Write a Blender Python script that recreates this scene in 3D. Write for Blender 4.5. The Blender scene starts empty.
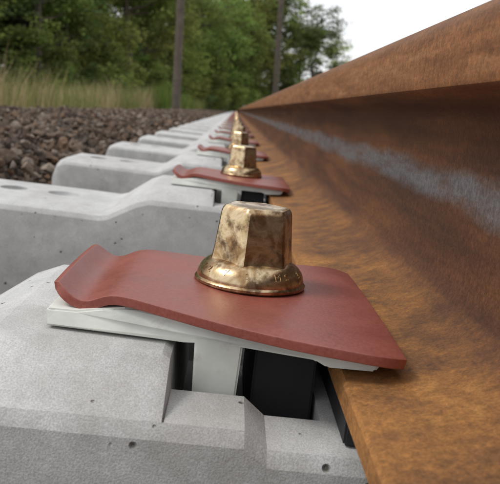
import bpy, bmesh, math, random
import numpy as np
from mathutils import Matrix, Vector, Quaternion
random.seed(7); rng=np.random.default_rng(11)
S=bpy.context.scene
S.view_settings.view_transform='Standard'; S.view_settings.look='None'; S.view_settings.exposure=0
H=0.42                      # datum height above field
TH=math.radians(2.9)        # rail cant
YC=0.405                    # first bolt
SP=0.69                     # sleeper spacing
RC=0.1255; RB=-0.1165       # rail centre / base in canted frame
XC=0.885                    # track centre
# ---------------------------------------------------------------- helpers
def link(o,parent=None):
    S.collection.objects.link(o)
    if parent: o.parent=parent
    return o
def mesh_np(name,V,F,mats=(),smooth=False,col=None,matidx=None):
    me=bpy.data.meshes.new(name)
    V=np.asarray(V,dtype=np.float32); F=np.asarray(F,dtype=np.int32)
    n=F.shape[1]
    me.vertices.add(len(V)); me.vertices.foreach_set('co',V.ravel())
    me.loops.add(F.size); me.loops.foreach_set('vertex_index',F.ravel())
    me.polygons.add(len(F)); me.polygons.foreach_set('loop_start',np.arange(0,F.size,n,dtype=np.int32))
    try: me.polygons.foreach_set('loop_total',np.full(len(F),n,dtype=np.int32))
    except Exception: pass
    if matidx is not None: me.polygons.foreach_set('material_index',np.asarray(matidx,dtype=np.int32))
    me.update(calc_edges=True)
    if col is not None:
        a=me.color_attributes.new('tint','FLOAT_COLOR','POINT')
        c=np.ones((len(V),4),dtype=np.float32); c[:,:3]=np.asarray(col).reshape(len(V),-1)
        a.data.foreach_set('color',c.ravel())
    me.polygons.foreach_set('use_smooth',np.full(len(F),smooth))
    for m in mats: me.materials.append(m)
    return me
def mesh_py(name,V,F,mats=(),smooth=None):
    me=bpy.data.meshes.new(name); me.from_pydata([tuple(v) for v in V],[],F); 
    bm=bmesh.new(); bm.from_mesh(me); bmesh.ops.recalc_face_normals(bm,faces=bm.faces)
    bm.to_mesh(me); bm.free()
    for m in mats: me.materials.append(m)
    if smooth is not None:
        me.polygons.foreach_set('use_smooth',[True]*len(me.polygons)); me.set_sharp_from_angle(angle=math.radians(smooth))
    return me
class N:
    def __init__(s,name):
        s.m=bpy.data.materials.new(name); s.m.use_nodes=True; s.t=s.m.node_tree; s.t.nodes.clear()
        s.out=s.n('ShaderNodeOutputMaterial'); s.b=s.n('ShaderNodeBsdfPrincipled'); s.l(s.b.outputs[0],s.out.inputs[0])
        s.tc=s.n('ShaderNodeTexCoord')
    def n(s,t): return s.t.nodes.new(t)
    def l(s,a,b): s.t.links.new(a,b)
    def mapping(s,scale,src='Object'):
        m=s.n('ShaderNodeMapping'); m.inputs['Scale'].default_value=scale; s.l(s.tc.outputs[src],m.inputs[0]); return m.outputs[0]
    def noise(s,scale,detail=5,rough=.55,vec=None,out=0,dist=0):
        x=s.n('ShaderNodeTexNoise'); x.inputs['Scale'].default_value=scale; x.inputs['Detail'].default_value=detail
        x.inputs['Roughness'].default_value=rough; x.inputs['Distortion'].default_value=dist
        s.l(vec if vec else s.tc.outputs['Object'],x.inputs['Vector']); return x.outputs[out]
    def vor(s,scale,vec=None,feature='F1',out=0):
        x=s.n('ShaderNodeTexVoronoi'); x.feature=feature; x.inputs['Scale'].default_value=scale
        s.l(vec if vec else s.tc.outputs['Object'],x.inputs['Vector']); return x.outputs[out]
    def ramp(s,fac,stops):
        r=s.n('ShaderNodeValToRGB'); s.l(fac,r.inputs[0]); e=r.color_ramp.elements
        while len(e)<len(stops): e.new(.5)
        for i,(p,c) in enumerate(stops):
            e[i].position=p; e[i].color=(c,c,c,1) if isinstance(c,(int,float)) else (*c,1)
        return r.outputs[0]
    def mix(s,f,a,b,mode='MIX'):
        x=s.n('ShaderNodeMix'); x.data_type='RGBA'; x.blend_type=mode
        for v,k in ((f,0),(a,6),(b,7)):
            if isinstance(v,(int,float)): x.inputs[k].default_value=v
            elif isinstance(v,tuple): x.inputs[k].default_value=(*v,1)
            else: s.l(v,x.inputs[k])
        return x.outputs[2]
    def math(s,op,a,b=None,clamp=False):
        x=s.n('ShaderNodeMath'); x.operation=op; x.use_clamp=clamp
        for v,k in ((a,0),(b,1)):
            if v is None: continue
            if isinstance(v,(int,float)): x.inputs[k].default_value=v
            else: s.l(v,x.inputs[k])
        return x.outputs[0]
    def bump(s,h,strength,dist,prev=None):
        x=s.n('ShaderNodeBump'); x.inputs['Strength'].default_value=strength; x.inputs['Distance'].default_value=dist
        s.l(h,x.inputs['Height'])
        if prev: s.l(prev,x.inputs['Normal'])
        return x.outputs[0]
    def fin(s,col=None,rough=None,norm=None,metal=None,spec=None):
        for v,k in ((col,'Base Color'),(rough,'Roughness'),(metal,'Metallic'),(spec,'Specular IOR Level')):
            if v is None: continue
            if isinstance(v,(int,float)): s.b.inputs[k].default_value=v
            elif isinstance(v,tuple): s.b.inputs[k].default_value=(*v,1)
            else: s.l(v,s.b.inputs[k])
        if norm: s.l(norm,s.b.inputs['Normal'])
        return s.m
# ---------------------------------------------------------------- materials
def concrete():
    k=N('concrete'); 
    oi=k.n('ShaderNodeObjectInfo'); 
    add=k.n('ShaderNodeVectorMath'); add.operation='MULTIPLY_ADD'; 
    k.l(oi.outputs['Random'],add.inputs[0]); add.inputs[1].default_value=(7,13,5); k.l(k.tc.outputs['Object'],add.inputs[2])
    v=add.outputs[0]
    big=k.noise(9,5,.65,v); mid=k.noise(45,5,.72,v); fine=k.noise(1300,2,.6,v)
    c=k.ramp(big,[(.3,(.39,.39,.37)),(.5,(.49,.49,.465)),(.72,(.58,.58,.555))])
    c=k.mix(.45,c,k.ramp(mid,[(.3,.30),(.7,.64)]),'MIX')
    c=k.mix(.3,c,k.ramp(fine,[(.35,.18),(.65,.74)]))
    d=k.vor(120,v); sel=k.vor(120,v,out=1)
    sep=k.n('ShaderNodeSeparateColor'); k.l(sel,sep.inputs[0])
    rad=k.math('MULTIPLY',k.math('POWER',sep.outputs[0],6),.25)
    pore=k.math('MULTIPLY',k.math('SUBTRACT',rad,k.math('ADD',d,k.math('MULTIPLY',k.math('SUBTRACT',mid,.5),.14))),9,True)
    c=k.mix(pore,c,(.075,.065,.055))
    st=k.ramp(k.noise(6,6,.7,v,dist=.5),[(.50,0.0),(.74,.55)])
    c=k.mix(st,c,(.25,.225,.19))
    sx=k.n('ShaderNodeSeparateXYZ'); k.l(k.tc.outputs['Object'],sx.inputs[0])
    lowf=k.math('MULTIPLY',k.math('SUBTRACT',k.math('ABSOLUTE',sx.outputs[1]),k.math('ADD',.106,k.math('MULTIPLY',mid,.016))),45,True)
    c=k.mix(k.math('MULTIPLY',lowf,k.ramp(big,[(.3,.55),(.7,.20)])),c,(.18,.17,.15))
    n=k.bump(mid,.12,.003); n=k.bump(fine,.4,.0006,n); n=k.bump(k.math('SUBTRACT',1,pore),1,.0015,n)
    return k.fin(c,.9,n,spec=.25)
def rust():
    k=N('rusty_steel')
    sx=k.n('ShaderNodeSeparateXYZ'); k.l(k.tc.outputs['Object'],sx.inputs[0])
    z=sx.outputs[2]; x=k.math('ABSOLUTE',sx.outputs[0])
    st=k.noise(1,6,.6,k.mapping((40,5,60))); st2=k.noise(1,5,.6,k.mapping((120,14,160))); sp=k.noise(260,4,.7)
    blotch=k.noise(24,6,.7); gr=k.noise(900,3,.7)
    base=k.ramp(st,[(.3,(.062,.026,.014)),(.5,(.13,.052,.021)),(.7,(.23,.092,.030))])
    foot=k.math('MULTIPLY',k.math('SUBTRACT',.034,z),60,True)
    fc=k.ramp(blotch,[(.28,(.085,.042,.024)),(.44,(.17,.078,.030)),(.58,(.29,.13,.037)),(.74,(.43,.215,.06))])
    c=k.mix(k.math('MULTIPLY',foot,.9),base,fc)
    edge=k.math('MULTIPLY',k.math('SUBTRACT',x,.056),50,True)
    c=k.mix(k.math('MULTIPLY',edge,k.math('MULTIPLY',foot,.45)),c,(.36,.16,.04))
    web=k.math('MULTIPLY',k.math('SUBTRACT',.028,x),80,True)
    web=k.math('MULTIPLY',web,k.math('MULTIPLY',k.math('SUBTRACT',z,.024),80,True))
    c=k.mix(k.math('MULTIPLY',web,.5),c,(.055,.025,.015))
    hd=k.math('MULTIPLY',k.math('SUBTRACT',z,.134),200,True)
    hc=k.ramp(st2,[(.3,(.16,.067,.028)),(.55,(.27,.12,.048)),(.75,(.36,.18,.08))])
    c=k.mix(k.math('MULTIPLY',hd,.85),c,hc)
    up=k.math('MULTIPLY',k.math('SUBTRACT',z,.160),220,True)
    c=k.mix(k.math('MULTIPLY',up,.5),c,(.14,.075,.046))
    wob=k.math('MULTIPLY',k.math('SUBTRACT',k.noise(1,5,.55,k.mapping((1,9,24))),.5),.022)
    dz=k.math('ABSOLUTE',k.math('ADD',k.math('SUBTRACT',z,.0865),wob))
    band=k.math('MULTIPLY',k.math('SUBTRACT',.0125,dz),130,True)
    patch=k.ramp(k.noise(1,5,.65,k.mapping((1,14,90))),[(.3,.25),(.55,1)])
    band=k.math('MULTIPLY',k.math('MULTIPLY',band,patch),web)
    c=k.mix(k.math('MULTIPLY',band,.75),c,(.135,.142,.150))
    c=k.mix(.5,c,k.mix(1,c,k.ramp(sp,[(.3,.35),(.7,1.6)]),'MULTIPLY'))
    c=k.mix(.5,c,k.mix(1,c,k.ramp(gr,[(.3,.4),(.7,1.6)]),'MULTIPLY'))
    n=k.bump(sp,.35,.0009); n=k.bump(gr,.4,.0004,n)
    return k.fin(c,k.ramp(sp,[(.3,.62),(.7,.85)]),n,spec=.3)
def redpaint():
    k=N('red_oxide_painted_steel')
    a=k.noise(22,5,.6); b=k.noise(600,3,.6); w=k.ramp(k.noise(70,6,.75),[(.60,0),(.74,.4)])
    c=k.ramp(a,[(.3,(.195,.043,.030)),(.7,(.285,.068,.046))])
    c=k.mix(w,c,(.34,.15,.10)); c=k.mix(.14,c,k.ramp(b,[(.3,(.08,.02,.01)),(.7,(.45,.2,.15))]))
    dk=k.ramp(k.noise(130,4,.7),[(.64,0),(.70,.55)]); c=k.mix(dk,c,(.09,.03,.022))
    n=k.bump(a,.12,.002); n=k.bump(b,.25,.0004,n)
    return k.fin(c,k.ramp(a,[(.3,.34),(.7,.5)]),n,spec=.5)
def zinc():
    k=N('yellow_zinc_plating')
    a=k.noise(60,5,.6,dist=1.0); b=k.noise(120,5,.65); g=k.noise(700,3,.6)
    c=k.ramp(a,[(.28,(.20,.11,.055)),(.42,(.40,.26,.13)),(.52,(.66,.52,.33)),(.62,(.50,.37,.19)),(.75,(.46,.25,.18))])
    c=k.mix(k.ramp(b,[(.50,0),(.64,.8)]),c,(.10,.055,.032))
    n=k.bump(b,.12,.0006); n=k.bump(g,.15,.0002,n)
    return k.fin(c,k.ramp(b,[(.35,.14),(.7,.42)]),n,metal=.95)
def nylon():
    k=N('white_nylon'); a=k.noise(40,4,.6)
    c=k.ramp(a,[(.3,(.62,.64,.59)),(.65,(.76,.78,.72))]); 
    c=k.mix(k.ramp(k.noise(90,5,.7),[(.58,0),(.75,.45)]),c,(.38,.34,.27))
    n=k.bump(k.noise(500,2),.15,.0005)
    return k.fin(c,.42,n)
def plain(name,col,rough,var=.3,scale=30,bs=.3):
    k=N(name); a=k.noise(scale,5,.6)
    c=k.ramp(a,[(.3,tuple(x*(1-var) for x in col)),(.7,tuple(x*(1+var) for x in col))])
    return k.fin(c,rough,k.bump(a,bs,.002))
def stone():
    k=N('ballast_stone'); at=k.n('ShaderNodeAttribute'); at.attribute_name='tint'
    a=k.noise(45,3,.65); c=k.mix(1,at.outputs[0],k.ramp(a,[(.3,.6),(.7,1.35)]),'MULTIPLY')
    return k.fin(c,.9,spec=.3)
def leafmat(name,tr=.35):
    k=N(name); at=k.n('ShaderNodeAttribute'); at.attribute_name='tint'
    oi=k.n('ShaderNodeObjectInfo')
    hs=k.n('ShaderNodeHueSaturation'); k.l(at.outputs[0],hs.inputs['Color'])
    k.l(k.math('ADD',k.math('MULTIPLY',oi.outputs['Random'],.05),.465),hs.inputs['Hue'])
    k.l(k.math('ADD',k.math('MULTIPLY',oi.outputs['Random'],.7),.8),hs.inputs['Value'])
    k.fin(hs.outputs[0],.6,spec=.25)
    t=k.n('ShaderNodeBsdfTranslucent'); k.l(hs.outputs[0],t.inputs[0])
    m=k.n('ShaderNodeMixShader'); m.inputs[0].default_value=tr
    k.l(k.b.outputs[0],m.inputs[1]); k.l(t.outputs[0],m.inputs[2]); k.l(m.outputs[0],k.out.inputs[0])
    return k.m
M_con=concrete(); M_rust=rust(); M_red=redpaint(); M_zn=zinc(); M_ny=nylon()
M_rub=plain('black_rubber',(.014,.014,.015),.7); M_st=stone()
M_leaf=leafmat('foliage',.45); M_grass=leafmat('grass_blades',.3); M_bark=plain('bark',(.09,.07,.05),.9,.4,8,.8)
M_pole=plain('weathered_timber',(.11,.09,.07),.85,.3,4,.5)
# ---------------------------------------------------------------- rail
def rail_mesh():
    hp=[(.0,0),(.0735,0),(.075,.0015),(.075,.0100),(.0738,.0115),(.052,.0145),(.034,.0195),(.022,.0245),(.0145,.030),(.0105,.037),(.0088,.047),
        (.0083,.065),(.0083,.1),(.0092,.115),(.012,.1235),(.017,.1285),(.0345,.1345),(.0362,.1357),(.0368,.138),(.0363,.158),(.0352,.1645),(.0315,.170),(.025,.1732),(.0,.1755)]
    prof=hp+[(-x,z) for x,z in reversed(hp[1:-1])]
    n=len(prof); ys=[-4,0,2,8,30,110]
    V=[(x,y,z) for y in ys for x,z in prof]; F=[]
    for j in range(len(ys)-1):
        for i in range(n):
            F.append((j*n+i,j*n+(i+1)%n,(j+1)*n+(i+1)%n,(j+1)*n+i))
    F.append(tuple(range(n))); F.append(tuple(range((len(ys)-1)*n,len(ys)*n)))
    return mesh_py('rail',V,F,[M_rust],38)
cam0=Matrix.Translation((0,0,H)); cant=Matrix.Rotation(TH,4,'Y')
MLEFT=cam0@cant
mir=Matrix.Translation((XC,0,0))@Matrix.Rotation(math.pi,4,'Z')@Matrix.Translation((-XC,0,0))
rm=rail_mesh()
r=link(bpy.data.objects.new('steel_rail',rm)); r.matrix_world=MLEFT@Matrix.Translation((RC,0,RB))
def w(a,c): # canted -> world (relative to datum)
    return (a*math.cos(TH)+c*math.sin(TH), -a*math.sin(TH)+c*math.cos(TH))
rx,rz=w(RC,RB)
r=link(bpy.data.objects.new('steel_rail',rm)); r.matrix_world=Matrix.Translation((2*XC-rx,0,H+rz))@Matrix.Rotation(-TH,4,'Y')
# ---------------------------------------------------------------- sleeper
SEAT=-.1305
def sleeper_mesh():
    L=[(-.372,-.180,-.174,-.174),(-.364,-.154,-.148,-.148),(-.350,-.147,-.140,-.140),(-.20,-.149,-.142,-.142),(-.160,-.150,-.143,-.143),
       (-.150,-.148,-.140,-.140),(-.116,-.129,-.115,-.115),(-.100,-.1235,-.108,-.108),(-.024,-.1235,-.1072,-.1072),(-.0205,-.1235,-.109,-.109),(-.0195,-.1235,-.1225,-.160),
       (.012,-.1235,-.1225,-.160),(.0215,SEAT,SEAT+.0004,-.160),(.045,SEAT,SEAT+.0004,-.160),(.0465,SEAT,SEAT+.0004,SEAT+.0004)]
    R=[(2*RC-a,e,s_,c) for a,e,s_,c in reversed(L) if a>-.155]
    st=[]
    for a,e,s_,c in L+R:
        x,e2=w(a,e); dz=e2-e
        st.append((x,e2,s_+dz,c+dz))
    lx=st[-1][0]
    lowz=-.185
    st.append((lx+.10,lowz-.01,lowz,lowz)); st.append((XC,lowz-.014,lowz-.004,lowz-.004))
    st=st+[(2*XC-x,e,s_,c) for x,e,s_,c in reversed(st[:-1])]
    V=[];F=[]
    ze=-.37
    for k_,(x,e,s_,c) in enumerate(st):
        row=[(-.146,ze),(-.1185,e-.006),(-.1145,e),(-.080,s_),(-.0745,c),(-.03,c),(.03,c),(.0745,c),(.080,s_),(.1145,e),(.1185,e-.006),(.146,ze)]
        V+=[(x,y,z) for y,z in row]
    m=12
    for k_ in range(len(st)-1):
        for i in range(m-1):
            F.append((k_*m+i,k_*m+i+1,(k_+1)*m+i+1,(k_+1)*m+i))
        F.append((k_*m+m-1,k_*m,(k_+1)*m,(k_+1)*m+m-1))
    F.append(tuple(range(m))); F.append(tuple((len(st)-1)*m+i for i in range(m)))
    return mesh_py('sleeper',V,F,[M_con])
slm=sleeper_mesh()
tmp=link(bpy.data.objects.new('tmp_sleeper',slm))
cut=bmesh.new()
for cx,lx,ly in ((-.305,.040,.045),(-.235,.046,.045)):
    mm=Matrix.Translation((cx,0,-.130))@Matrix.Diagonal((lx*.5,ly*.5,.0145,1))
    bmesh.ops.create_uvsphere(cut,u_segments=20,v_segments=10,radius=1,matrix=mm)
cm=bpy.data.meshes.new('c'); cut.to_mesh(cm); cut.free()
co=link(bpy.data.objects.new('tmp_cut',cm))
b=tmp.modifiers.new('b','BOOLEAN'); b.object=co; b.operation='DIFFERENCE'; b.solver='EXACT'
bv=tmp.modifiers.new('v','BEVEL'); bv.width=.0032; bv.segments=3; bv.limit_method='ANGLE'; bv.angle_limit=math.radians(22); bv.use_clamp_overlap=True
dg=bpy.context.evaluated_depsgraph_get()
slm2=bpy.data.meshes.new_from_object(tmp.evaluated_get(dg)); 
slm2.polygons.foreach_set('use_smooth',[True]*len(slm2.polygons)); slm2.set_sharp_from_angle(angle=math.radians(40))
bpy.data.objects.remove(tmp); bpy.data.objects.remove(co)
NS=110
for i in range(-3,NS):
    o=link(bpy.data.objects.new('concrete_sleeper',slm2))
    o.location=(0 if i<2 else random.uniform(-.006,.006),YC+i*SP,H)
# ---------------------------------------------------------------- fastening (local: origin at bolt seat, canted frame)
A0,C0=.012,-.0905
def loc(a,y,c): return (a-A0,y,c-C0)
def plate():
    prof=[(-.0795,-.0872),(-.0770,-.0866),(-.0735,-.0892),(-.0690,-.0925),(-.0645,-.0936),(-.0600,-.0922),(-.0550,-.0892),(-.0490,-.0877),(-.0420,-.0877),(-.03,-.0885),(-.01,-.0898),(.01,-.0903),(.03,-.0903),(.045,-.0900),(.058,-.0898),(.067,-.0902),(.0745,-.0915)]
    V=[];F=[];ny=14
    for a,c in prof:
        t=(a+.08)/.155
        t=t*t*(3-2*t)*.5+t*.5
        y0=(-.051)+(-.109+.051)*t; y1=(.056)+(.077-.056)*t
        rc=0
        if a>.06: rc=.008*((a-.06)/.0145)**2.2
        if a<-.074: rc=.003
        for j in range(ny+1):
            s=j/ny; y=y0+rc+(y1-y0-2*rc)*s
            bow=-.0012*(2*s-1)**2
            V.append(loc(a,y,c+bow))
    n=ny+1
    for i in range(len(prof)-1):
        for j in range(ny): F.append((i*n+j,(i+1)*n+j,(i+1)*n+j+1,i*n+j+1))
    me=mesh_py('clip_plate',V,F,[M_red])
    o=link(bpy.data.objects.new('t',me))
    if me.polygons[60].normal.z<0: me.flip_normals()
    m=o.modifiers.new('s','SOLIDIFY'); m.thickness=.0044; m.offset=-1
    m=o.modifiers.new('b','BEVEL'); m.width=.0007; m.segments=3; m.limit_method='ANGLE'; m.angle_limit=math.radians(45)
    m=o.modifiers.new('u','SUBSURF'); m.levels=1; m.render_levels=1
    me2=bpy.data.meshes.new_from_object(o.evaluated_get(bpy.context.evaluated_depsgraph_get())); bpy.data.objects.remove(o)
    me2.polygons.foreach_set('use_smooth',[True]*len(me2.polygons)); 
    return me2
def extr(profile,y0,y1,bev=.0012,mat=None,name='p',skew=None):
    n=len(profile); V=[loc(a,y0 if skew is None else y0+skew(a),c) for a,c in profile]+[loc(a,y1 if skew is None else y1-skew(a),c) for a,c in profile]
    F=[tuple(range(n)),tuple(range(2*n-1,n-1,-1))]+[(i,(i+1)%n,n+(i+1)%n,n+i) for i in range(n)]
    me=mesh_py(name,V,F,[mat])
    bm=bmesh.new(); bm.from_mesh(me)
    bmesh.ops.bevel(bm,geom=[e for e in bm.edges if e.calc_face_angle(0)>.4],offset=bev,segments=2,affect='EDGES')
    bm.to_mesh(me); bm.free()
    me.polygons.foreach_set('use_smooth',[True]*len(me.polygons)); me.set_sharp_from_angle(angle=math.radians(35))
    return me
def join(ms,name):
    bm=bmesh.new()
    for me in ms: bm.from_mesh(me)
    out=bpy.data.meshes.new(name); bm.to_mesh(out); bm.free()
    out.materials.append(ms[0].materials[0]); 
    return out
me_plate=plate()
slab=extr([(-.0800,-.0985),(-.0800,-.1065),(-.0165,-.1065),(.004,-.1035),(.040,-.1020),(.0450,-.1040),(.0640,-.1015),(.0665,-.0965),(.03,-.0953),(-.03,-.0946),(-.045,-.0945),(-.057,-.0965),(-.066,-.0983)],-.064,.064,.0009,M_ny,'slab',
          skew=lambda a: .006-.038*max(0,(a+.03))/.1)
leg=extr([(-.012,-.1010),(-.0105,-.135),(.0085,-.135),(.0095,-.1010)],-.070,-.050,.001,M_ny,'leg')
leg2=extr([(-.012,-.1010),(-.0105,-.135),(.0085,-.135),(.0095,-.1010)],.050,.070,.001,M_ny,'leg')
me_ny=join([slab,leg,leg2],'nylon_guide')
me_dark=extr([(.016,-.1035),(.016,-.158),(.0445,-.158),(.0445,-.1065)],-.058,.058,.001,M_rub,'dark_block')  # plain black block filling the pocket between nylon legs and rail foot
def bolt():
    bm=bmesh.new()
    prof=[(.0,.0),(.0280,.0),(.0289,.0008),(.0290,.0020),(.0284,.0028),(.0279,.0031),(.0279,.0040),(.0276,.0060),(.0266,.0082),(.0250,.0102),(.0229,.0118),(.0205,.0129),(.0175,.0135),(.010,.0136)]
    ns=72; rows=[]
    for r_,z in prof:
        rows.append([bm.verts.new((r_*math.cos(2*math.pi*i/ns),r_*math.sin(2*math.pi*i/ns),z)) for i in range(ns)] if r_>0 else None)
    for k_ in range(1,len(rows)-1):
        for i in range(ns): bm.faces.new((rows[k_][i],rows[k_][(i+1)%ns],rows[k_+1][(i+1)%ns],rows[k_+1][i]))
    hx=[(.0240,.0098),(.0226,.0120),(.0219,.0150),(.0213,.019),(.0194,.0372),(.0188,.0390),(.0176,.0404),(.0160,.0409),(.0125,.0402)]
    ph=math.radians(-90-15)
    def ring(R,z):
        out=[]
        for c in range(6):
            a0=ph+c*math.pi/3
            for d_ in (-.10,-.045,.045,.10):
                aa=a0+d_
                flat=R*math.cos(math.pi/6)/math.cos(math.pi/6-abs(d_))
                rr=min(flat,R*.978)
                out.append(bm.verts.new((rr*math.cos(aa),rr*math.sin(aa),z)))
        return out
    rr=[ring(R,z) for R,z in hx]
    n=24
    for k_ in range(len(rr)-1):
        for i in range(n): bm.faces.new((rr[k_][i],rr[k_][(i+1)%n],rr[k_+1][(i+1)%n],rr[k_+1][i]))
    bm.faces.new(rr[-1])
    bmesh.ops.recalc_face_normals(bm,faces=bm.faces)
    chars="12 7 01 MS 3"
    for i,ch in enumerate(chars):
        if ch==' ': continue
        cu=bpy.data.curves.new('f','FONT'); cu.body=ch; cu.size=.0052; cu.extrude=.00022; cu.align_x='CENTER'; cu.align_y='CENTER'
        o=link(bpy.data.objects.new('f',cu)); bpy.context.view_layer.update()
        tm=bpy.data.meshes.new_from_object(o.evaluated_get(bpy.context.evaluated_depsgraph_get())); bpy.data.objects.remove(o)
        ang=math.radians(-90+(i-5.5)*12)
        Rr=.0263; rad=Vector((math.cos(ang),math.sin(ang),0)); tn=Vector((-math.sin(ang),math.cos(ang),0))
        up=(Vector((0,0,1))*.82-rad*.57).normalized(); nn=tn.cross(up)
        M=Matrix((( tn.x,up.x,nn.x,rad.x*Rr),(tn.y,up.y,nn.y,rad.y*Rr),(tn.z,up.z,nn.z,.0086),(0,0,0,1)))
        tm.transform(M); bm.from_mesh(tm)
    me=bpy.data.meshes.new('bolt'); bm.to_mesh(me); bm.free(); me.materials.append(M_zn)
    me.polygons.foreach_set('use_smooth',[True]*len(me.polygons)); me.set_sharp_from_angle(angle=math.radians(24))
    for p in me.polygons: p.material_index=0
    return me
me_bolt=bolt()
me_pad=extr([(.0525,RB-.0003),(.0525,SEAT+.0008),(2*RC-.0525,SEAT+.0008),(2*RC-.0525,RB-.0003)],-.106,.106,.001,M_rub,'rail_pad')
base=MLEFT@Matrix.Translation((A0,0,C0))
def fastening(Mx,pad):
    e=link(bpy.data.objects.new('rail_fastening',None)); e.empty_display_size=.03; e.matrix_world=Mx
    for nm,me in (('clip_plate',me_plate),('nylon_guide',me_ny),('dark_block',me_dark),('bolt',me_bolt))+((('rail_pad',me_pad),) if pad else ()):
        c=link(bpy.data.objects.new(nm,me),e)
        if nm=='bolt': c.rotation_euler=(0,0,0 if i==0 else random.uniform(0,6)); c.location.z=.0006
        if nm=='clip_plate' and i>0: c.rotation_euler=(0,0,random.uniform(-.03,.03))
inner=MLEFT@Matrix.Translation((2*RC,0,0))@Matrix.Rotation(math.pi,4,'Z')@Matrix.Translation((A0,0,C0))
bpy.context.view_layer.update()
for i in range(-3,NS):
    T=Matrix.Translation((0,YC+i*SP,0))
    fastening(T@base,True)
    if i<40:
        fastening(T@inner,False)
        fastening(T@mir@base,True); fastening(T@mir@inner,False)
# ---------------------------------------------------------------- ballast
def nz(x,y,s,seed=0):
    return np.sin(x*s*1.3+seed+1.7*np.sin(y*s*.9+seed*2))*np.cos(y*s*1.1-seed+1.3*np.sin(x*s*.7))
def bal_h(x,y):
    xs=np.array([-60,-4.2,-3.0,-2.0,-1.3,-.8,-.52,-.43,-.38,-.30,2.05,2.15,2.5,3.1,4.2,60])
    zs=np.array([-.42,-.42,-.34,-.15,-.100,-.118,-.150,-.175,-.215,-.26,-.26,-.20,-.17,-.25,-.42,-.42])
    return np.interp(x,xs,zs)
rocks=[]
for k_ in range(14):
    bm=bmesh.new()
    ax=(random.uniform(.75,1.1),random.uniform(.6,.9),random.uniform(.5,.75))
    for _ in range(13):
        v=Vector((random.gauss(0,1),random.gauss(0,1),random.gauss(0,1))).normalized()*random.uniform(.8,1.05)
        bm.verts.new((v.x*ax[0],v.y*ax[1],v.z*ax[2]))
    r_=bmesh.ops.convex_hull(bm,input=bm.verts); 
    loose=[v for v in bm.verts if not v.link_faces]; bmesh.ops.delete(bm,geom=loose,context='VERTS')
    bmesh.ops.triangulate(bm,faces=bm.faces); bmesh.ops.recalc_face_normals(bm,faces=bm.faces); bm.verts.index_update()
    rocks.append((np.array([v.co[:] for v in bm.verts]),np.array([[v.index for v in f.verts] for f in bm.faces]))); bm.free()
def scatter(P,R,name):
    Vs=[];Fs=[];Cs=[];off=0
    kind=rng.integers(0,len(rocks),len(P))
    for k_,(rv,rf) in enumerate(rocks):
        idx=np.where(kind==k_)[0]
        if len(idx)==0: continue
        q=rng.normal(size=(len(idx),4)); q/=np.linalg.norm(q,axis=1)[:,None]
        a,b_,c,d=q.T
        Rm=np.stack([1-2*(c*c+d*d),2*(b_*c-a*d),2*(b_*d+a*c),2*(b_*c+a*d),1-2*(b_*b_+d*d),2*(c*d-a*b_),2*(b_*d-a*c),2*(c*d+a*b_),1-2*(b_*b_+c*c)],1).reshape(-1,3,3)
        V=np.einsum('nij,vj->nvi',Rm,rv)*R[idx][:,None,None]+P[idx][:,None,:]
        nv=len(rv); F=(rf[None]+ (off+np.arange(len(idx))*nv)[:,None,None]).reshape(-1,3)
        pal=np.array([(.125,.090,.066),(.165,.122,.090),(.080,.060,.046),(.215,.175,.14),(.155,.098,.062)])
        c_=pal[rng.integers(0,5,len(idx))]*rng.uniform(.5,1.2,(len(idx),1))
        Cs.append(np.repeat(c_,nv,axis=0)); Vs.append(V.reshape(-1,3)); Fs.append(F); off+=nv*len(idx)
    me=mesh_np(name,np.concatenate(Vs),np.concatenate(Fs),[M_st],False,np.concatenate(Cs))
    return link(bpy.data.objects.new(name,me))
PP=[];RR=[]
def area(x0,x1,y0,y1,dens,r0,r1,zo=0,jit=.022):
    n=int((x1-x0)*(y1-y0)*dens); x=rng.uniform(x0,x1,n); y=rng.uniform(y0,y1,n)
    r_=r0+(r1-r0)*rng.uniform(0,1,n)**2.2
    z=bal_h(x,y)+nz(x,y,5)*.014+nz(x,y,17,3)*.010+rng.uniform(-jit,jit,n)+zo
    PP.append(np.stack([x,y,z+H],1)); RR.append(r_)
area(-2.4,-.385,-1.5,6,2600,.008,.030)
area(-2.9,-.385,6,14,900,.016,.034)
area(-3.0,-.385,14,40,330,.028,.048,-.005)
area(-.39,2.15,-1.5,7,900,.018,.032,-.01,.014)
area(2.1,3.6,-1.5,12,400,.022,.038)
P=np.concatenate(PP);R=np.concatenate(RR)
scatter(P,R,'ballast_stones')
xs=np.concatenate([np.array([-900,-300,-80,-30,-12]),np.linspace(-6,-3,10),np.linspace(-2.9,4.5,75),np.array([6,12,30,80,300,900])])
ys=np.concatenate([np.array([-300,-50,-10]),np.linspace(-3,20,140),np.linspace(21,110,90),np.array([140,200,400,900,2000])])
X,Y=np.meshgrid(xs,ys)
Z=bal_h(X,Y)-.012+H
near=(np.abs(X)<5)&(Y<110)
Z=Z+np.where(near,nz(X,Y,11,2)*.008,0)
ny_,nx_=X.shape
V=np.stack([X,Y,Z],-1).reshape(-1,3); I=np.arange(ny_*nx_).reshape(ny_,nx_)
F=np.stack([I[:-1,:-1],I[:-1,1:],I[1:,1:],I[1:,:-1]],-1).reshape(-1,4)
k=N('ground_soil'); sx=k.n('ShaderNodeSeparateXYZ'); k.l(k.tc.outputs['Object'],sx.inputs[0])
g=k.ramp(k.noise(.8,6,.6),[(.35,(.07,.085,.028)),(.6,(.19,.155,.07))])
bs=k.ramp(k.vor(26,out=1),[(.2,(.05,.036,.027)),(.8,(.14,.105,.078))])
m1=k.math('MULTIPLY',k.math('SUBTRACT',k.math('ABSOLUTE',k.math('SUBTRACT',sx.outputs[0],.4)),3.3),3,True)
c=k.mix(m1,bs,g); M_ground=k.fin(c,.95,k.bump(k.vor(26),.8,.02))
link(bpy.data.objects.new('ground',mesh_np('ground',V,F,[M_ground],True)))
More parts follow.
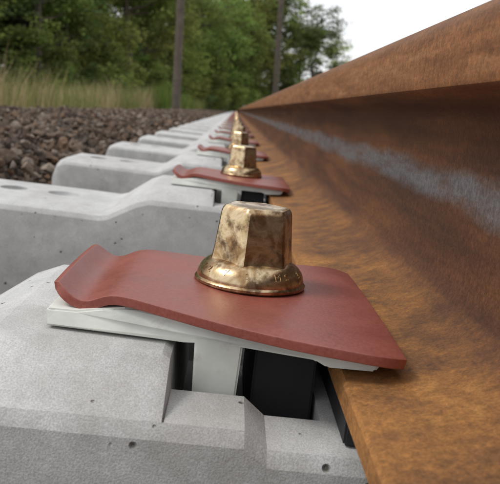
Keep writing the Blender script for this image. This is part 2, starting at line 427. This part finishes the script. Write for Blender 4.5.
# ---------------------------------------------------------------- grass
def grass(n,xr,yr,hr,wd,cols,name):
    x=rng.uniform(*xr,n); y=yr[0]+(yr[1]-yr[0])*rng.uniform(0,1,n)**1.3
    keep=(nz(x,y,.9,4)+rng.uniform(-1,1,n)*.9)>-.5
    x=x[keep];y=y[keep];n=len(x)
    z=bal_h(x,y)-.01+H
    h=rng.uniform(*hr,n)*(1+.35*nz(x,y,.5,1)); th=rng.uniform(0,6.283,n); ln=rng.uniform(.05,.45,n)*h; dr=rng.uniform(0,6.283,n)
    wv=wd*rng.uniform(.6,1.4,n)*(1+y/25)
    cx,cy=np.cos(th)*wv,np.sin(th)*wv; lx,ly=np.cos(dr)*ln,np.sin(dr)*ln
    b0=np.stack([x-cx,y-cy,z],1);b1=np.stack([x+cx,y+cy,z],1)
    m0=np.stack([x-cx*.8+lx*.35,y-cy*.8+ly*.35,z+h*.6],1);m1_=np.stack([x+cx*.8+lx*.35,y+cy*.8+ly*.35,z+h*.6],1)
    t0=np.stack([x-cx*.15+lx,y-cy*.15+ly,z+h],1);t1=np.stack([x+cx*.15+lx,y+cy*.15+ly,z+h],1)
    V=np.stack([b0,b1,m1_,m0,t1,t0],1).reshape(-1,3)
    o=np.arange(n)*6
    F=np.concatenate([np.stack([o,o+1,o+2,o+3],1),np.stack([o+3,o+2,o+4,o+5],1)])
    pal=np.array(cols); mixf=np.clip(nz(x,y,.35,2)*.5+.5+rng.normal(0,.25,n),0,.999)
    c=pal[(mixf*len(pal)).astype(int)]*rng.uniform(.75,1.25,(n,1))
    link(bpy.data.objects.new(name,mesh_np(name,V,F,[M_grass],False,np.repeat(c,6,axis=0))))
tan=[(.16,.20,.06),(.26,.26,.10),(.38,.33,.16),(.46,.39,.21)]
grn=[(.10,.17,.03),(.15,.22,.045),(.21,.27,.07),(.32,.30,.12)]
grass(55000,(-14,-2.9),(6,34),(.42,.9),.004,tan,'dry_grass')
grass(40000,(-9,-2.6),(30,80),(.5,1.0),.005,grn,'meadow_grass')
grass(7000,(3.6,12),(3,60),(.2,.5),.006,grn,'verge_grass')
# ---------------------------------------------------------------- trees
def tube(V,F,p0,p1,r0,r1,n=7):
    p0=Vector(p0);p1=Vector(p1); d=(p1-p0).normalized(); a=d.orthogonal().normalized(); b_=d.cross(a); o=len(V)
    for p,r_ in ((p0,r0),(p1,r1)):
        for i in range(n):
            t=2*math.pi*i/n; V.append(tuple(p+a*math.cos(t)*r_+b_*math.sin(t)*r_))
    for i in range(n): F.append((o+i,o+(i+1)%n,o+n+(i+1)%n,o+n+i))
def tree(name,ht,cr,low,nclump,perc,leaf,pal):
    V=[];F=[]
    pts=[Vector((0,0,-.2))]; 
    for i in range(1,7): pts.append(Vector((random.gauss(0,.12)*i*.5,random.gauss(0,.12)*i*.5,ht*.92*i/6)))
    r0=ht*.017+.03
    for i in range(6): tube(V,F,pts[i],pts[i+1],r0*(1-i/6.6),r0*(1-(i+1)/6.6))
    cen=[]
    for b_ in range(26 if ht>4 else 12):
        t=random.uniform(low,1)*6; i=min(int(t),5); p=pts[i].lerp(pts[i+1],t-i)
        f=(t/6-low)/(1-low+1e-6); rr=cr*(.55+.75*math.sin(math.pi*min(1,f*.85+.12)))*random.uniform(.6,1.1)
        az=random.uniform(0,6.283); e=p+Vector((math.cos(az)*rr,math.sin(az)*rr,rr*random.uniform(.05,.6)))
        mid=p.lerp(e,.5)+Vector((0,0,-.08*rr))
        tube(V,F,p,mid,r0*.35,r0*.2,5); tube(V,F,mid,e,r0*.2,r0*.06,5)
        cen+=[e,mid.lerp(e,.5),e+Vector((random.gauss(0,.3),random.gauss(0,.3),random.gauss(0,.3)))*cr*.3]
    nb=len(F); F4=[f for f in F]
    C=np.array([c[:] for c in cen]); 
    base=C[rng.integers(0,len(C),nclump)]+rng.normal(0,cr*.16,(nclump,3))
    cs=rng.uniform(.5,1.5,nclump); hue=rng.uniform(0,1,nclump)
    sz=rng.uniform(.08,.19,nclump)*cr
    P=(base[:,None,:]+rng.normal(0,1,(nclump,perc,3))*sz[:,None,None]*np.array([1,1,.5])).reshape(-1,3)
    P[:,2]=np.maximum(P[:,2],.05)
    n=len(P); a=rng.normal(size=(n,3)); a/=np.linalg.norm(a,axis=1)[:,None]
    b2=np.cross(a,rng.normal(size=(n,3))); b2/=np.linalg.norm(b2,axis=1)[:,None]
    a[:,2]*=.6
    s=leaf*rng.uniform(.5,1.3,n)[:,None]
    Q=np.stack([P-a*s,P+b2*s*.55,P+a*s,P-b2*s*.55],1).reshape(-1,3)
    pal=np.array(pal); c=(pal[0]*(1-hue[:,None])+pal[1]*hue[:,None])*cs[:,None]
    c=np.repeat(np.repeat(c,perc,axis=0)*rng.uniform(.75,1.25,(n,1)),4,axis=0)
    o=len(V); LF=(np.arange(n*4).reshape(-1,4)+o)
    AV=np.concatenate([np.array(V),Q]); AF=np.concatenate([np.array(F4),LF])
    AC=np.concatenate([np.ones((o,3))*.1,c]); mi=np.concatenate([np.zeros(nb),np.ones(n)])
    return mesh_np(name,AV,AF,[M_bark,M_leaf],False,AC,mi)
pA=[(.11,.165,.042),(.24,.31,.078)]; pB=[(.15,.195,.048),(.31,.35,.095)]; pC=[(.085,.13,.042),(.165,.22,.068)]
T=[tree('deciduous_tree',13,2.6,.12,320,28,.14,pA),tree('deciduous_tree',15,2.9,.15,340,28,.15,pC),tree('deciduous_tree',11,2.4,.08,300,28,.13,pB),
   tree('deciduous_tree',17,3.0,.2,350,28,.15,pA)]
B=[tree('shrub',2.6,1.25,.02,120,30,.085,pB),tree('shrub',3.4,1.4,.02,150,30,.09,pA),tree('shrub',2.0,1.1,.02,100,30,.075,pC)]
def put(name,me,x,y,s):
    o=link(bpy.data.objects.new(name,me)); o.location=(x,y,0); o.rotation_euler=(random.gauss(0,.04),random.gauss(0,.04),random.uniform(0,6.28)); o.scale=(s*random.uniform(.9,1.1),s*random.uniform(.9,1.1),s)
edge=[(-24,20),(-14,27),(-10,36),(-7.5,50),(-5.5,66),(-2,82),(4.0,96),(10.2,106)]
def along(t):
    t*=len(edge)-1; i=min(int(t),len(edge)-2); f=t-i
    return (edge[i][0]*(1-f)+edge[i+1][0]*f,edge[i][1]*(1-f)+edge[i+1][1]*f)
n=34
for i in range(n):
    x,y=along((i+.5)/n); 
    put('deciduous_tree',random.choice(T),x+random.uniform(-1,.6)-.6,y+random.uniform(-1.5,1.5),random.uniform(.8,1.15) if i<n-3 else .95)
for i in range(26):
    x,y=along((i+.5)/26*.97); put('deciduous_tree',random.choice(T),x-random.uniform(3,6),y+random.uniform(3,7),random.uniform(.95,1.3))
for i in range(62):
    x,y=along((i+.5)/62); put('shrub',random.choice(B),x+random.uniform(.4,2.0),y-random.uniform(0,3.0),random.uniform(.6,1.25))
put('deciduous_tree',T[2],13.2,108,.95); put('deciduous_tree',T[2],14.3,112,.75)
for i in range(14):
    x,y=along((i+.5)/14*.5); put('deciduous_tree',random.choice(T[:3]),x-random.uniform(7,10),y+random.uniform(7,12),random.uniform(.95,1.2))
for i in range(9): put('shrub',random.choice(B),5.5+i*1.25,104+random.uniform(0,5),random.uniform(1.2,1.8))
# ---------------------------------------------------------------- poles
def pole(x,y,r_,ht,lean):
    V=[];F=[]
    for i in range(8): tube(V,F,(0,0,-.3+ht*i/8),(0,0,-.3+ht*(i+1)/8+.001),r_*(1.1-.35*i/8),r_*(1.1-.35*(i+1)/8),16)
    tube(V,F,(0,0,ht-.3),(0,0,ht-.22),r_*.75,.01,16)
    for dz in (.7,1.5):
        tube(V,F,(-.9,-r_*.9,ht-dz),(.9,-r_*.9,ht-dz),.06,.06,6)
        for dx in (-.8,-.4,.4,.8):
            tube(V,F,(dx,-r_*.9,ht-dz+.05),(dx,-r_*.9,ht-dz+.16),.012,.012,6); tube(V,F,(dx,-r_*.9,ht-dz+.14),(dx,-r_*.9,ht-dz+.24),.045,.03,8)
    tube(V,F,(0,0,1.2),(0,0,1.30),r_*1.14,r_*1.14,16)
    o=link(bpy.data.objects.new('utility_pole',mesh_py('utility_pole',V,F,[M_pole],40))); o.location=(x,y,0); o.rotation_euler=(0,lean,0)
pole(-1.88,25,.125,8.5,.0); pole(3.05,64,.24,13,.0); pole(-2.6,118,.25,10,0)
# ---------------------------------------------------------------- light
el=math.radians(52); az=math.radians(-98)   # direction to sun, from +Y clockwise
d=Vector((math.sin(az)*math.cos(el),math.cos(az)*math.cos(el),math.sin(el)))
L=bpy.data.lights.new('sun','SUN'); L.energy=1.5; L.angle=math.radians(18); L.color=(1,.97,.92)
lo=link(bpy.data.objects.new('sun',L)); lo.rotation_euler=d.to_track_quat('Z','Y').to_euler()
W=bpy.data.worlds.new('World'); S.world=W; W.use_nodes=True; nt=W.node_tree; nt.nodes.clear()
sky=nt.nodes.new('ShaderNodeTexSky'); sky.sky_type='NISHITA'; sky.sun_disc=False; sky.sun_elevation=el; sky.sun_rotation=az
sky.dust_density=3; sky.air_density=1.0; sky.altitude=100
mx=nt.nodes.new('ShaderNodeMix'); mx.data_type='RGBA'; mx.inputs[0].default_value=.78   # thin bright cloud layer over the sky
nt.links.new(sky.outputs[0],mx.inputs[6]); mx.inputs[7].default_value=(8.0,8.0,8.1,1)
bg=nt.nodes.new('ShaderNodeBackground'); bg.inputs[1].default_value=.15; nt.links.new(mx.outputs[2],bg.inputs[0])
wo=nt.nodes.new('ShaderNodeOutputWorld'); nt.links.new(bg.outputs[0],wo.inputs[0])
# ---------------------------------------------------------------- camera
f=790.
roll=math.radians(3.5); vx,vy=-14.,132.
ux=vx*math.cos(roll)-vy*math.sin(roll); uy=vx*math.sin(roll)+vy*math.cos(roll)
p=math.atan(uy/math.hypot(f,ux)) ; yaw=-math.atan(-ux/(f*math.cos(p)+uy*math.sin(p)))
cd=bpy.data.cameras.new('camera'); cd.sensor_width=36; cd.lens=f/500*36; cd.clip_start=.01; cd.clip_end=5000
cd.dof.use_dof=True; cd.dof.focus_distance=.40; cd.dof.aperture_fstop=32
co=link(bpy.data.objects.new('camera',cd))
co.matrix_world=Matrix.Translation((-.0047,0,H-.0016))@Matrix.Rotation(yaw,4,'Z')@Matrix.Rotation(math.pi/2-p,4,'X')@Matrix.Rotation(roll,4,'Z')
S.camera=co
